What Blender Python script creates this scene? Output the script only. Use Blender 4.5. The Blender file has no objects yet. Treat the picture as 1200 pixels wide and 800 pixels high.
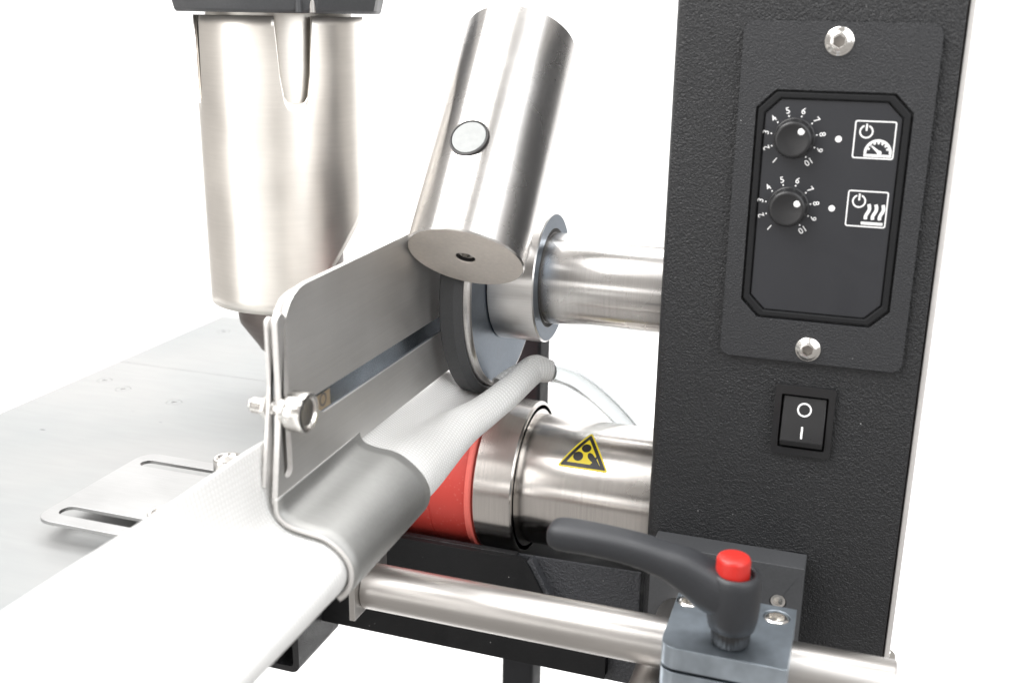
import bpy, bmesh, math, random
from mathutils import Vector, Matrix
from mathutils.geometry import tessellate_polygon
from math import sin, cos, pi, radians, sqrt, atan2
random.seed(4)
MM = 0.001
scene = bpy.context.scene
COL = scene.collection

# ------------------------------------------------------------------ camera
cam_d = bpy.data.cameras.new('camera')
cam = bpy.data.objects.new('camera', cam_d)
COL.objects.link(cam)
scene.camera = cam
cam_d.sensor_width = 36.0
cam_d.lens = 37.69
cam_d.clip_start = 0.01
cam_d.clip_end = 50.0
yaw, pitch, roll = radians(-18.449), radians(16.818), radians(0.927)
f = Vector((sin(yaw)*cos(pitch), cos(yaw)*cos(pitch), -sin(pitch)))
r_ = Vector((cos(yaw), -sin(yaw), 0)); u_ = r_.cross(f)
r2 = cos(roll)*r_ + sin(roll)*u_; u2 = -sin(roll)*r_ + cos(roll)*u_
m = Matrix.Identity(4)
for i in range(3):
    m[i][0] = r2[i]; m[i][1] = u2[i]; m[i][2] = -f[i]
CAM = Vector((80.4, -437.0, 184.5))*MM
m.translation = CAM
cam.matrix_world = m
cam_d.dof.use_dof = True
cam_d.dof.focus_distance = 0.49
cam_d.dof.aperture_fstop = 10.0

# ------------------------------------------------------------------ world and added, unseen lamps (a photo studio)
world = bpy.data.worlds.new('World'); scene.world = world
world.use_nodes = True
bg = world.node_tree.nodes['Background']
bg.inputs[0].default_value = (1.0, 0.96, 0.92, 1); bg.inputs[1].default_value = 0.52
def area(name, loc, target, sx, sy, radiance, color=(1, 1, 1)):
    l = bpy.data.lights.new(name, 'AREA'); l.shape = 'RECTANGLE'; l.size = sx; l.size_y = sy
    l.energy = radiance*pi*sx*sy; l.color = color
    o = bpy.data.objects.new(name, l); COL.objects.link(o)
    o.location = loc
    o.rotation_euler = (Vector(target)-Vector(loc)).to_track_quat('-Z', 'Y').to_euler()
    return o
area('key_softbox', (-0.50, -0.45, 0.95), (-0.1, -0.05, 0.0), 0.8, 0.7, 9.5, (1, 0.99, 0.98))
area('left_softbox', (-1.0, -1.1, 0.30), (-0.1, 0.0, 0.05), 0.55, 1.1, 3.2, (1, 0.98, 0.96))
area('right_softbox', (0.80, -0.50, 0.72), (-0.05, 0.0, 0.05), 0.8, 1.3, 3.6, (0.96, 0.98, 1.0))
area('added_front_strip', (-0.35, -1.6, 0.14), (-0.05, 0.0, 0.0), 0.9, 0.22, 2.6, (1, 0.99, 0.98))  # added out of view to lay highlight bands along shafts and rods
area('added_backdrop_lamp', (-0.5, 0.45, 1.6), (-0.6, 0.95, -0.4), 2.2, 0.8, 9.0)  # added out of view to drive the backdrop to full white
scene.view_settings.view_transform = 'Standard'
scene.view_settings.look = 'None'
scene.view_settings.exposure = 0.0
scene.view_settings.gamma = 1.0
scene.render.engine = 'CYCLES'
scene.cycles.max_bounces = 10
scene.cycles.transmission_bounces = 8
scene.cycles.sample_clamp_indirect = 6

# ------------------------------------------------------------------ materials
def new_mat(name):
    mt = bpy.data.materials.new(name); mt.use_nodes = True
    nt = mt.node_tree
    return mt, nt, nt.nodes['Principled BSDF']
def N(nt, kind, **kw):
    n = nt.nodes.new(kind)
    for k, v in kw.items():
        if k.startswith('i_'):
            n.inputs[k[2:].replace('_', ' ')].default_value = v
        else:
            setattr(n, k, v)
    return n
def coords(nt, scale, rot=(0, 0, 0)):
    tc = N(nt, 'ShaderNodeTexCoord'); mp = N(nt, 'ShaderNodeMapping')
    mp.inputs['Scale'].default_value = scale; mp.inputs['Rotation'].default_value = rot
    nt.links.new(tc.outputs['Object'], mp.inputs['Vector'])
    return mp.outputs['Vector']
def ramp(nt, src, stops):
    r = N(nt, 'ShaderNodeValToRGB'); e = r.color_ramp.elements
    while len(e) < len(stops): e.new(0.5)
    for k, (p, c) in enumerate(stops):
        e[k].position = p; e[k].color = (c[0], c[1], c[2], 1) if not isinstance(c, float) else (c, c, c, 1)
    nt.links.new(src, r.inputs['Fac'])
    return r.outputs['Color']
def steel(name, col=(0.66, 0.65, 0.63), rough=0.24, scale=(60, 2500, 2500), bump=0.06, var=0.05, warp=0.0, wear=0.0, axis=None, aniso=0.0):
    """brushed metal: fine stretched noise drives the relief and the gloss"""
    mt, nt, p = new_mat(name)
    p.inputs['Metallic'].default_value = 1.0
    v = coords(nt, scale)
    n = N(nt, 'ShaderNodeTexNoise'); n.inputs['Scale'].default_value = 1.0; n.inputs['Detail'].default_value = 3.0
    nt.links.new(v, n.inputs['Vector'])
    v2 = coords(nt, (28, 28, 28))
    n2 = N(nt, 'ShaderNodeTexNoise'); n2.inputs['Scale'].default_value = 1.0; n2.inputs['Detail'].default_value = 6.0
    nt.links.new(v2, n2.inputs['Vector'])
    c = ramp(nt, n.outputs['Fac'], [(0.3, tuple(x*(1-var) for x in col)), (0.7, tuple(min(1, x*(1+var)) for x in col))])
    mx = N(nt, 'ShaderNodeMix', data_type='RGBA', blend_type='MULTIPLY'); mx.inputs[0].default_value = 1.0
    c2 = ramp(nt, n2.outputs['Fac'], [(0.3, 0.90-wear), (0.62, 1.0)])
    nt.links.new(c, mx.inputs[6]); nt.links.new(c2, mx.inputs[7])
    nt.links.new(mx.outputs[2], p.inputs['Base Color'])
    mr = N(nt, 'ShaderNodeMapRange'); mr.inputs['To Min'].default_value = rough*0.8; mr.inputs['To Max'].default_value = rough*1.3
    nt.links.new(n2.outputs['Fac'], mr.inputs['Value']); nt.links.new(mr.outputs[0], p.inputs['Roughness'])
    if axis:      # turned metal: the fine grooves run round this axis and smear reflections along it
        p.inputs['Anisotropic'].default_value = aniso
        cv = N(nt, 'ShaderNodeCombineXYZ')
        for k in range(3): cv.inputs[k].default_value = axis[k]
        nt.links.new(cv.outputs[0], p.inputs['Tangent'])
    b = N(nt, 'ShaderNodeBump'); b.inputs['Strength'].default_value = bump; b.inputs['Distance'].default_value = 0.00012
    nt.links.new(n.outputs['Fac'], b.inputs['Height']); nt.links.new(b.outputs[0], p.inputs['Normal'])
    return mt
def smudge(nt, p, rough):
    """handling marks: the gloss wanders a little over a few centimetres"""
    n = N(nt, 'ShaderNodeTexNoise'); n.inputs['Scale'].default_value = 38.0; n.inputs['Detail'].default_value = 7.0; n.inputs['Distortion'].default_value = 1.2
    nt.links.new(coords(nt, (1, 1, 1)), n.inputs['Vector'])
    mr = N(nt, 'ShaderNodeMapRange'); mr.inputs['From Min'].default_value = 0.32; mr.inputs['From Max'].default_value = 0.68
    mr.inputs['To Min'].default_value = rough*0.82; mr.inputs['To Max'].default_value = rough*1.25
    nt.links.new(n.outputs['Fac'], mr.inputs['Value']); nt.links.new(mr.outputs[0], p.inputs['Roughness'])
def powder(name, col=0.018, rough=0.42, scale=700, bump=0.5, dist=0.00035, spec=0.5):
    """black textured powder coat, with a few pale dust specks"""
    mt, nt, p = new_mat(name)
    v = coords(nt, (1, 1, 1))
    n = N(nt, 'ShaderNodeTexNoise'); n.inputs['Scale'].default_value = scale; n.inputs['Detail'].default_value = 2.5; n.inputs['Distortion'].default_value = 0.6
    nt.links.new(v, n.inputs['Vector'])
    vo = N(nt, 'ShaderNodeTexVoronoi'); vo.inputs['Scale'].default_value = 330.0
    nt.links.new(v, vo.inputs['Vector'])
    lt = N(nt, 'ShaderNodeMath', operation='LESS_THAN'); lt.inputs[1].default_value = 0.085
    nt.links.new(vo.outputs['Distance'], lt.inputs[0])
    sep = N(nt, 'ShaderNodeSeparateColor'); nt.links.new(vo.outputs['Color'], sep.inputs[0])
    gt = N(nt, 'ShaderNodeMath', operation='GREATER_THAN'); gt.inputs[1].default_value = 0.965
    nt.links.new(sep.outputs[0], gt.inputs[0])
    mu = N(nt, 'ShaderNodeMath', operation='MULTIPLY'); nt.links.new(lt.outputs[0], mu.inputs[0]); nt.links.new(gt.outputs[0], mu.inputs[1])
    mx = N(nt, 'ShaderNodeMix', data_type='RGBA'); mx.inputs[6].default_value = (col*0.96, col, col*1.12, 1); mx.inputs[7].default_value = (0.35, 0.35, 0.35, 1)
    nt.links.new(mu.outputs[0], mx.inputs[0]); nt.links.new(mx.outputs[2], p.inputs['Base Color'])
    smudge(nt, p, rough)
    p.inputs['Specular IOR Level'].default_value = spec
    b = N(nt, 'ShaderNodeBump'); b.inputs['Strength'].default_value = bump; b.inputs['Distance'].default_value = dist
    nt.links.new(n.outputs['Fac'], b.inputs['Height']); nt.links.new(b.outputs[0], p.inputs['Normal'])
    return mt
def plain(name, col, rough=0.5, metal=0.0, bump=0.0, scale=900, var=0.08, spec=0.5):
    mt, nt, p = new_mat(name)
    v = coords(nt, (1, 1, 1))
    n = N(nt, 'ShaderNodeTexNoise'); n.inputs['Scale'].default_value = scale; n.inputs['Detail'].default_value = 4
    nt.links.new(v, n.inputs['Vector'])
    c = ramp(nt, n.outputs['Fac'], [(0.3, tuple(x*(1-var) for x in col)), (0.7, tuple(min(1, x*(1+var)) for x in col))])
    nt.links.new(c, p.inputs['Base Color'])
    smudge(nt, p, rough); p.inputs['Metallic'].default_value = metal
    p.inputs['Specular IOR Level'].default_value = spec
    if bump:
        b = N(nt, 'ShaderNodeBump'); b.inputs['Strength'].default_value = bump; b.inputs['Distance'].default_value = 0.0002
        nt.links.new(n.outputs['Fac'], b.inputs['Height']); nt.links.new(b.outputs[0], p.inputs['Normal'])
    return mt
M = {}
M['shaft'] = steel('turned_steel', (0.76, 0.74, 0.72), 0.25, (2600, 30, 30), 0.06, 0.05, axis=(1, 0, 0), aniso=0.85)
M['shaft_knurl'] = steel('fine_turned_steel', (0.70, 0.67, 0.64), 0.24, (3200, 40, 40), 0.06, 0.06, axis=(1, 0, 0), aniso=0.85)
M['cap'] = steel('faced_steel_end', (0.86, 0.80, 0.74), 0.5, (600, 600, 600), 0.05, 0.04)
M['hub'] = steel('machined_steel', (0.76, 0.74, 0.72), 0.30, (50, 1500, 1500), 0.06, 0.05, axis=(1, 0, 0), aniso=0.6)
M['motor'] = steel('polished_steel', (0.78, 0.76, 0.74), 0.26, (500, 500, 500), 0.03, 0.04, axis=(0, 0.626, 0.78), aniso=0.8)
M['sheet'] = steel('sheet_steel', (0.70, 0.69, 0.675), 0.46, (900, 30, 900), 0.05, 0.025)
M['sheet_edge'] = plain('satin_cut_edge', (0.74, 0.72, 0.70), 0.45, metal=0.45, scale=500, var=0.04)
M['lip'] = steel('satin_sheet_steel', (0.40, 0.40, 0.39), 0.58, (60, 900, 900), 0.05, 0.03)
M['mirror'] = steel('polished_strip', (0.27, 0.31, 0.36), 0.2, (400, 20, 400), 0.02, 0.03)
M['nozzle'] = steel('warm_satin_steel', (0.96, 0.92, 0.86), 0.38, (60, 60, 900), 0.02, 0.02, axis=(0, 0, 1), aniso=0.5)
M['nozzle_in'] = steel('heat_tinted_steel', (0.19, 0.165, 0.155), 0.42, (80, 80, 500), 0.05, 0.05)
M['rod'] = steel('drawn_rod_steel', (0.55, 0.53, 0.51), 0.38, (30, 900, 900), 0.04, 0.03, axis=(1, 0, 0), aniso=0.5)
M['screw'] = steel('screw_steel', (0.78, 0.76, 0.73), 0.2, (700, 700, 700), 0.05, 0.05)
M['zinc'] = steel('zinc_plate', (0.52, 0.59, 0.66), 0.38, (160, 120, 120), 0.12, 0.12, wear=0.24)
M['face'] = steel('reflection_tinted_face', (0.165, 0.20, 0.245), 0.36, (500, 500, 500), 0.05, 0.05, wear=0.1)  # dark bluish reflection painted into the base colour of the steel
M['powder'] = powder('black_powder_coat', 0.0135, 0.37, 1250, 1.0, 0.0008)
M['powder_fine'] = powder('black_fine_coat', 0.009, 0.6, 1500, 0.45, 0.0003, 0.3)
M['powder_arm'] = powder('grey_black_wrinkle_coat', 0.06, 0.38, 1000, 1.0, 0.0014)
M['post'] = powder('dark_grey_coat', 0.03, 0.6, 1500, 0.3, 0.0002, 0.25)
M['powder_plate'] = powder('black_faceplate_coat', 0.022, 0.42, 1400, 1.0, 0.0005)
M['membrane'] = plain('black_membrane', (0.021, 0.022, 0.026), 0.42, bump=0.15, scale=2500, var=0.06)
M['gloss_black'] = plain('black_plastic', (0.014, 0.014, 0.015), 0.32, bump=0.05, scale=1500)
M['knob'] = plain('matte_knob_plastic', (0.016, 0.016, 0.017), 0.36, bump=0.15, scale=1800)
M['lever'] = plain('dark_grey_nylon', (0.021, 0.0225, 0.026), 0.5, bump=0.3, scale=1700)
M['rubber'] = plain('dark_rubber', (0.055, 0.056, 0.058), 0.55, bump=0.12, scale=1500)
M['casting'] = plain('dark_casting', (0.06, 0.062, 0.066), 0.45, bump=0.1, scale=900)
M['print'] = plain('white_print', (0.86, 0.86, 0.86), 0.5, var=0.01)
M['print_black'] = plain('black_print', (0.012, 0.010, 0.012), 0.4, var=0.02)
M['yellow'] = plain('warning_yellow', (0.83, 0.66, 0.02), 0.4, var=0.02)
M['tan'] = plain('matte_tan', (0.24, 0.185, 0.12), 0.5, var=0.1)
M['red_cap'] = plain('red_plastic', (0.52, 0.02, 0.014), 0.42, var=0.03)
M['red_lip'] = plain('pale_red_silicone', (0.80, 0.16, 0.13), 0.5, var=0.03)
M['slide'] = steel('slide_sheet', (0.45, 0.45, 0.448), 0.42, (80, 900, 900), 0.05, 0.03)
M['recess'] = steel('socket_shade_steel', (0.30, 0.28, 0.26), 0.4, (700, 700, 700), 0.05, 0.05)  # darker copy of the screw steel, painted as shade inside sockets
M['plug'] = steel('turned_plug_steel', (0.18, 0.185, 0.183), 0.5, (400, 400, 400), 0.05, 0.05)
M['slot_dark'] = plain('recess_shade', (0.02, 0.018, 0.017), 0.6)  # near-black colour standing in for shade in bores and wells
M['backdrop'] = plain('white_paper', (0.9, 0.9, 0.9), 0.9, scale=3, var=0.005, spec=0.1)

def red_silicone():
    mt, nt, p = new_mat('red_silicone')
    v = coords(nt, (1, 1, 1))
    vo = N(nt, 'ShaderNodeTexVoronoi'); vo.inputs['Scale'].default_value = 420
    nt.links.new(v, vo.inputs['Vector'])
    no = N(nt, 'ShaderNodeTexNoise'); no.inputs['Scale'].default_value = 110; no.inputs['Detail'].default_value = 3
    nt.links.new(v, no.inputs['Vector'])
    a = ramp(nt, vo.outputs['Distance'], [(0.16, 1.0), (0.26, 0.0)])
    b = ramp(nt, no.outputs['Fac'], [(0.46, 0.0), (0.56, 1.0)])
    mu = N(nt, 'ShaderNodeMath', operation='MULTIPLY'); nt.links.new(a, mu.inputs[0]); nt.links.new(b, mu.inputs[1])
    mu2 = N(nt, 'ShaderNodeMath', operation='MULTIPLY'); nt.links.new(mu.outputs[0], mu2.inputs[0]); mu2.inputs[1].default_value = 0.2
    mx = N(nt, 'ShaderNodeMix', data_type='RGBA'); mx.inputs[6].default_value = (0.56, 0.055, 0.042, 1); mx.inputs[7].default_value = (0.75, 0.33, 0.28, 1)
    nt.links.new(mu2.outputs[0], mx.inputs[0]); nt.links.new(mx.outputs[2], p.inputs['Base Color'])
    p.inputs['Roughness'].default_value = 0.45
    return mt
M['red'] = red_silicone()

def fabric_mat():
    """woven white mesh: weave follows the sheet's own UV"""
    mt, nt, p = new_mat('white_woven_mesh')
    uv = N(nt, 'ShaderNodeUVMap')
    sep = N(nt, 'ShaderNodeSeparateXYZ'); nt.links.new(uv.outputs[0], sep.inputs[0])
    def wave(out, freq):
        m1 = N(nt, 'ShaderNodeMath', operation='MULTIPLY'); m1.inputs[1].default_value = freq; nt.links.new(out, m1.inputs[0])
        s = N(nt, 'ShaderNodeMath', operation='SINE'); nt.links.new(m1.outputs[0], s.inputs[0])
        return s.outputs[0]
    a = wave(sep.outputs[0], 2*pi/0.0014); b = wave(sep.outputs[1], 2*pi/0.0017)
    mu = N(nt, 'ShaderNodeMath', operation='MULTIPLY'); nt.links.new(a, mu.inputs[0]); nt.links.new(b, mu.inputs[1])
    ad = N(nt, 'ShaderNodeMath', operation='MULTIPLY_ADD'); nt.links.new(b, ad.inputs[0]); ad.inputs[1].default_value = 0.9; nt.links.new(mu.outputs[0], ad.inputs[2])
    c = ramp(nt, ad.outputs[0], [(0.0, (0.79, 0.785, 0.77)), (0.5, (0.96, 0.96, 0.95))])
    nt.links.new(c, p.inputs['Base Color'])
    p.inputs['Roughness'].default_value = 0.8
    p.inputs['Sheen Weight'].default_value = 0.2
    bp = N(nt, 'ShaderNodeBump'); bp.inputs['Strength'].default_value = 0.5; bp.inputs['Distance'].default_value = 0.00022
    nt.links.new(ad.outputs[0], bp.inputs['Height']); nt.links.new(bp.outputs[0], p.inputs['Normal'])
    tr_ = N(nt, 'ShaderNodeBsdfTranslucent'); nt.links.new(c, tr_.inputs['Color'])
    ms = N(nt, 'ShaderNodeMixShader'); ms.inputs[0].default_value = 0.12
    nt.links.new(p.outputs[0], ms.inputs[1]); nt.links.new(tr_.outputs[0], ms.inputs[2])
    nt.links.new(ms.outputs[0], nt.nodes['Material Output'].inputs['Surface'])
    return mt
M['fabric'] = fabric_mat()

def table_mat():
    mt, nt, p = new_mat('brushed_aluminium_table')
    p.inputs['Metallic'].default_value = 0.2
    p.inputs['Specular IOR Level'].default_value = 0.3
    v = coords(nt, (40, 260, 260))
    n = N(nt, 'ShaderNodeTexNoise'); n.inputs['Scale'].default_value = 1; n.inputs['Detail'].default_value = 5
    nt.links.new(v, n.inputs['Vector'])
    n2 = N(nt, 'ShaderNodeTexNoise'); n2.inputs['Scale'].default_value = 1; n2.inputs['Detail'].default_value = 4
    nt.links.new(coords(nt, (9, 9, 9)), n2.inputs['Vector'])
    c = ramp(nt, n.outputs['Fac'], [(0.3, (0.283, 0.284, 0.282)), (0.7, (0.300, 0.301, 0.298))])
    c2 = ramp(nt, n2.outputs['Fac'], [(0.35, (0.90, 0.93, 0.94)), (0.6, (1, 1, 1))])
    vo = N(nt, 'ShaderNodeTexVoronoi'); vo.inputs['Scale'].default_value = 1.0
    nt.links.new(coords(nt, (28, 60, 60)), vo.inputs['Vector'])
    sc = ramp(nt, vo.outputs['Distance'], [(0.025, 0.45), (0.06, 1.0)])
    mx = N(nt, 'ShaderNodeMix', data_type='RGBA', blend_type='MULTIPLY'); mx.inputs[0].default_value = 1
    nt.links.new(c, mx.inputs[6]); nt.links.new(c2, mx.inputs[7])
    mx2 = N(nt, 'ShaderNodeMix', data_type='RGBA', blend_type='MULTIPLY'); mx2.inputs[0].default_value = 1
    nt.links.new(mx.outputs[2], mx2.inputs[6]); nt.links.new(sc, mx2.inputs[7])
    nt.links.new(mx2.outputs[2], p.inputs['Base Color'])
    p.inputs['Roughness'].default_value = 0.42
    b = N(nt, 'ShaderNodeBump'); b.inputs['Strength'].default_value = 0.05; b.inputs['Distance'].default_value = 0.0002
    nt.links.new(n.outputs['Fac'], b.inputs['Height']); nt.links.new(b.outputs[0], p.inputs['Normal'])
    return mt
M['table'] = table_mat()

def hose_mat():
    mt, nt, p = new_mat('clear_vinyl')
    p.inputs['Base Color'].default_value = (0.97, 0.98, 0.98, 1)
    va = N(nt, 'ShaderNodeVolumeAbsorption'); va.inputs['Color'].default_value = (0.25, 0.30, 0.32, 1); va.inputs['Density'].default_value = 170.0
    nt.links.new(va.outputs[0], nt.nodes['Material Output'].inputs['Volume'])
    p.inputs['Transmission Weight'].default_value = 1.0
    p.inputs['Roughness'].default_value = 0.03
    p.inputs['IOR'].default_value = 1.5
    n = N(nt, 'ShaderNodeTexNoise'); n.inputs['Scale'].default_value = 90
    nt.links.new(coords(nt, (1, 1, 1)), n.inputs['Vector'])
    b = N(nt, 'ShaderNodeBump'); b.inputs['Strength'].default_value = 0.1; b.inputs['Distance'].default_value = 0.0004
    nt.links.new(n.outputs['Fac'], b.inputs['Height']); nt.links.new(b.outputs[0], p.inputs['Normal'])
    return mt
M['hose'] = hose_mat()

# ------------------------------------------------------------------ mesh helpers (all coordinates in millimetres)
def thing(name, label, cat, loc=(0, 0, 0), group=None):
    o = bpy.data.objects.new(name, None); COL.objects.link(o)
    o.empty_display_size = 0.01
    o.location = Vector(loc)*MM
    o['label'] = label; o['category'] = cat
    if group: o['group'] = group
    o['_loc'] = list(loc)
    return o
def world_off(o):
    v = Vector((0, 0, 0))
    while o is not None:
        v += o.location; o = o.parent
    return v
def obj(name, bm, mat, parent=None, bevel=0.0, seg=2, smooth=True, ang=35, label=None, kind=None, cat=None, sub=0):
    """bm holds world millimetres; the mesh is stored relative to its parent chain"""
    off = world_off(parent) if parent is not None else Vector((0, 0, 0))
    me = bpy.data.meshes.new(name)
    bmesh.ops.transform(bm, matrix=Matrix.Scale(MM, 4), verts=bm.verts)
    bmesh.ops.translate(bm, vec=-off, verts=bm.verts)
    bmesh.ops.recalc_face_normals(bm, faces=bm.faces)
    bm.to_mesh(me); bm.free()
    if smooth:
        for p in me.polygons: p.use_smooth = True
        me.set_sharp_from_angle(angle=radians(ang))
    me.materials.append(mat)
    o = bpy.data.objects.new(name, me); COL.objects.link(o)
    if parent is not None: o.parent = parent
    if bevel:
        md = o.modifiers.new('bevel', 'BEVEL'); md.width = bevel*MM; md.segments = seg; md.limit_method = 'ANGLE'; md.angle_limit = radians(38)
        md.harden_normals = False
    if sub:
        md = o.modifiers.new('subdivision', 'SUBSURF'); md.levels = sub; md.render_levels = sub
    if label: o['label'] = label
    if kind: o['kind'] = kind
    if cat: o['category'] = cat
    return o
def copy_tree(o, parent=None):
    c = o.copy(); COL.objects.link(c); c.parent = parent
    for ch in [x for x in COL.objects if x.parent is o]: copy_tree(ch, c)
    return c
def box(x0, x1, y0, y1, z0, z1, bm=None):
    bm = bm or bmesh.new()
    vs = [bm.verts.new(p) for p in ((x0,y0,z0),(x1,y0,z0),(x1,y1,z0),(x0,y1,z0),(x0,y0,z1),(x1,y0,z1),(x1,y1,z1),(x0,y1,z1))]
    for q in ((0,3,2,1),(4,5,6,7),(0,1,5,4),(1,2,6,5),(2,3,7,6),(3,0,4,7)): bm.faces.new([vs[i] for i in q])
    return bm
def frame_of(axis):
    d = Vector(axis).normalized()
    a = d.cross(Vector((0, 0, 1)))
    if a.length < 1e-4: a = Vector((1, 0, 0))
    a.normalize(); b = a.cross(d).normalized()
    return d, a, b
def lathe(org, axis, prof, n=64, bm=None, hexr=(), cap0=True, cap1=True, rf=None):
    """prof: (distance along axis, radius); rings listed in hexr are six-sided; rf(k, angle) scales a ring"""
    bm = bm or bmesh.new(); org = Vector(org); d, a, b = frame_of(axis)
    rings = []
    for k, (t, r) in enumerate(prof):
        if r < 1e-6:
            rings.append([bm.verts.new(org+d*t)]); continue
        ring = []
        for i in range(n):
            th = 2*pi*i/n; rr = r
            if k in hexr: rr = r/cos(((th+pi/6) % (pi/3))-pi/6)
            if rf: rr *= rf(k, th)
            ring.append(bm.verts.new(org+d*t+(a*cos(th)+b*sin(th))*rr))
        rings.append(ring)
    for p, q in zip(rings, rings[1:]):
        for i in range(n):
            j = (i+1) % n
            if len(p) == 1 and len(q) == 1: continue
            if len(p) == 1: bm.faces.new((p[0], q[i], q[j]))
            elif len(q) == 1: bm.faces.new((p[i], p[j], q[0]))
            else: bm.faces.new((p[i], p[j], q[j], q[i]))
    if cap0 and len(rings[0]) > 1: bm.faces.new(rings[0])
    if cap1 and len(rings[-1]) > 1: bm.faces.new(list(reversed(rings[-1])))
    return bm
def cyl(org, axis, L, r, ch=0.6, n=64, bm=None):
    return lathe(org, axis, [(0, r-ch), (ch*0.3, r-ch*0.3), (ch, r), (L-ch, r), (L-ch*0.3, r-ch*0.3), (L, r-ch)], n, bm)
def plate(outer, holes, place, depth, bm=None):
    """flat sheet with holes. place(u, v, w) -> xyz ; w runs 0..depth"""
    bm = bm or bmesh.new()
    loops = [outer]+list(holes)
    flat = [p for l in loops for p in l]
    tris = tessellate_polygon([[Vector((p[0], p[1], 0)) for p in l] for l in loops])
    A = [bm.verts.new(place(p[0], p[1], 0)) for p in flat]
    B = [bm.verts.new(place(p[0], p[1], depth)) for p in flat]
    for t in tris:
        try:
            bm.faces.new([A[i] for i in t]); bm.faces.new([B[i] for i in reversed(t)])
        except ValueError: pass
    k = 0
    for l in loops:
        n = len(l)
        for i in range(n):
            j = (i+1) % n
            bm.faces.new((A[k+i], A[k+j], B[k+j], B[k+i]))
        k += n
    return bm
def rrect(x0, x1, y0, y1, r, n=6):
    o = []
    for cx, cy, a0 in ((x1-r, y1-r, 0), (x0+r, y1-r, 90), (x0+r, y0+r, 180), (x1-r, y0+r, 270)):
        for i in range(n+1):
            a = radians(a0+90*i/n); o.append((cx+r*cos(a), cy+r*sin(a)))
    return o
def cutrect(x0, x1, y0, y1, c):
    return [(x0+c, y0), (x1-c, y0), (x1, y0+c), (x1, y1-c), (x1-c, y1), (x0+c, y1), (x0, y1-c), (x0, y0+c)]
def circle(cx, cy, r, n=24): return [(cx+r*cos(2*pi*i/n), cy+r*sin(2*pi*i/n)) for i in range(n)]
def arcband(cx, cy, r0, r1, a0, a1, n=24):
    A = [radians(a0+(a1-a0)*i/n) for i in range(n+1)]
    return [(cx+r1*cos(a), cy+r1*sin(a)) for a in A]+[(cx+r0*cos(a), cy+r0*sin(a)) for a in reversed(A)]
def stroke(pts, w):
    L = []; R = []
    for i, p in enumerate(pts):
        a = Vector(pts[max(0, i-1)]); b = Vector(pts[min(len(pts)-1, i+1)])
        d = (b-a).normalized(); nrm = Vector((-d.y, d.x))*w/2
        L.append((p[0]+nrm.x, p[1]+nrm.y)); R.append((p[0]-nrm.x, p[1]-nrm.y))
    return L+R[::-1]
def tube(path, r, n=20, bm=None, cap=True, radii=None):
    bm = bm or bmesh.new(); P = [Vector(p) for p in path]; rings = []
    up = Vector((0.3, 0.2, 1)).normalized()
    for i, p in enumerate(P):
        d = (P[min(len(P)-1, i+1)]-P[max(0, i-1)]).normalized()
        a = (up-d*up.dot(d)).normalized(); b = d.cross(a); up = a
        rr = radii[i] if radii else r
        rings.append([bm.verts.new(p+(a*cos(2*pi*k/n)+b*sin(2*pi*k/n))*rr) for k in range(n)])
    for p, q in zip(rings, rings[1:]):
        for k in range(n): bm.faces.new((p[k], p[(k+1) % n], q[(k+1) % n], q[k]))
    if cap: bm.faces.new(rings[0]); bm.faces.new(list(reversed(rings[-1])))
    return bm
def spline(pts, m):
    """Catmull-Rom through points of any dimension, m steps per span"""
    P = [Vector(p) for p in pts]; out = []
    for i in range(len(P)-1):
        p0 = P[max(0, i-1)]; p1 = P[i]; p2 = P[i+1]; p3 = P[min(len(P)-1, i+2)]
        for k in range(m):
            t = k/m
            out.append(0.5*((2*p1)+(p2-p0)*t+(2*p0-5*p1+4*p2-p3)*t*t+(3*p1-p0-3*p2+p3)*t**3))
    out.append(P[-1]); return out
def button_screw(org, axis, r, parent, name='screw', h=None, label=None):
    h = h or r*0.5
    pr = [(0, r), (h*0.22, r), (h*0.3, r*0.93), (h*0.62, r*0.80), (h*0.92, r*0.60), (h, r*0.52), (h, r*0.40), (h*0.2, r*0.38), (h*0.15, 0)]
    bm = lathe(org, axis, pr, 48, hexr=(6, 7))
    o_ = Vector(org)
    ax = Vector(axis).normalized()
    for f_ in bm.faces:
        d_ = f_.calc_center_median()-o_; rad = (d_-ax*d_.dot(ax)).length
        if rad < r*0.43: f_.material_index = 1
    o = obj(name, bm, M['screw'], parent, smooth=True, ang=40, label=label)
    o.data.materials.append(M['recess'])
    return o

# ------------------------------------------------------------------ backdrop
bm = bmesh.new()
prof = [(60, -560), (650, -560)]+[(650+400*sin(radians(a)), -160-400*cos(radians(a))) for a in range(10, 91, 10)]+[(1050, 1300)]
prev = None
for y, z in prof:
    cur = [bm.verts.new((-1650, y, z)), bm.verts.new((400, y, z))]
    if prev: bm.faces.new((prev[0], prev[1], cur[1], cur[0]))
    prev = cur
obj('backdrop', bm, M['backdrop'], kind='structure')

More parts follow.
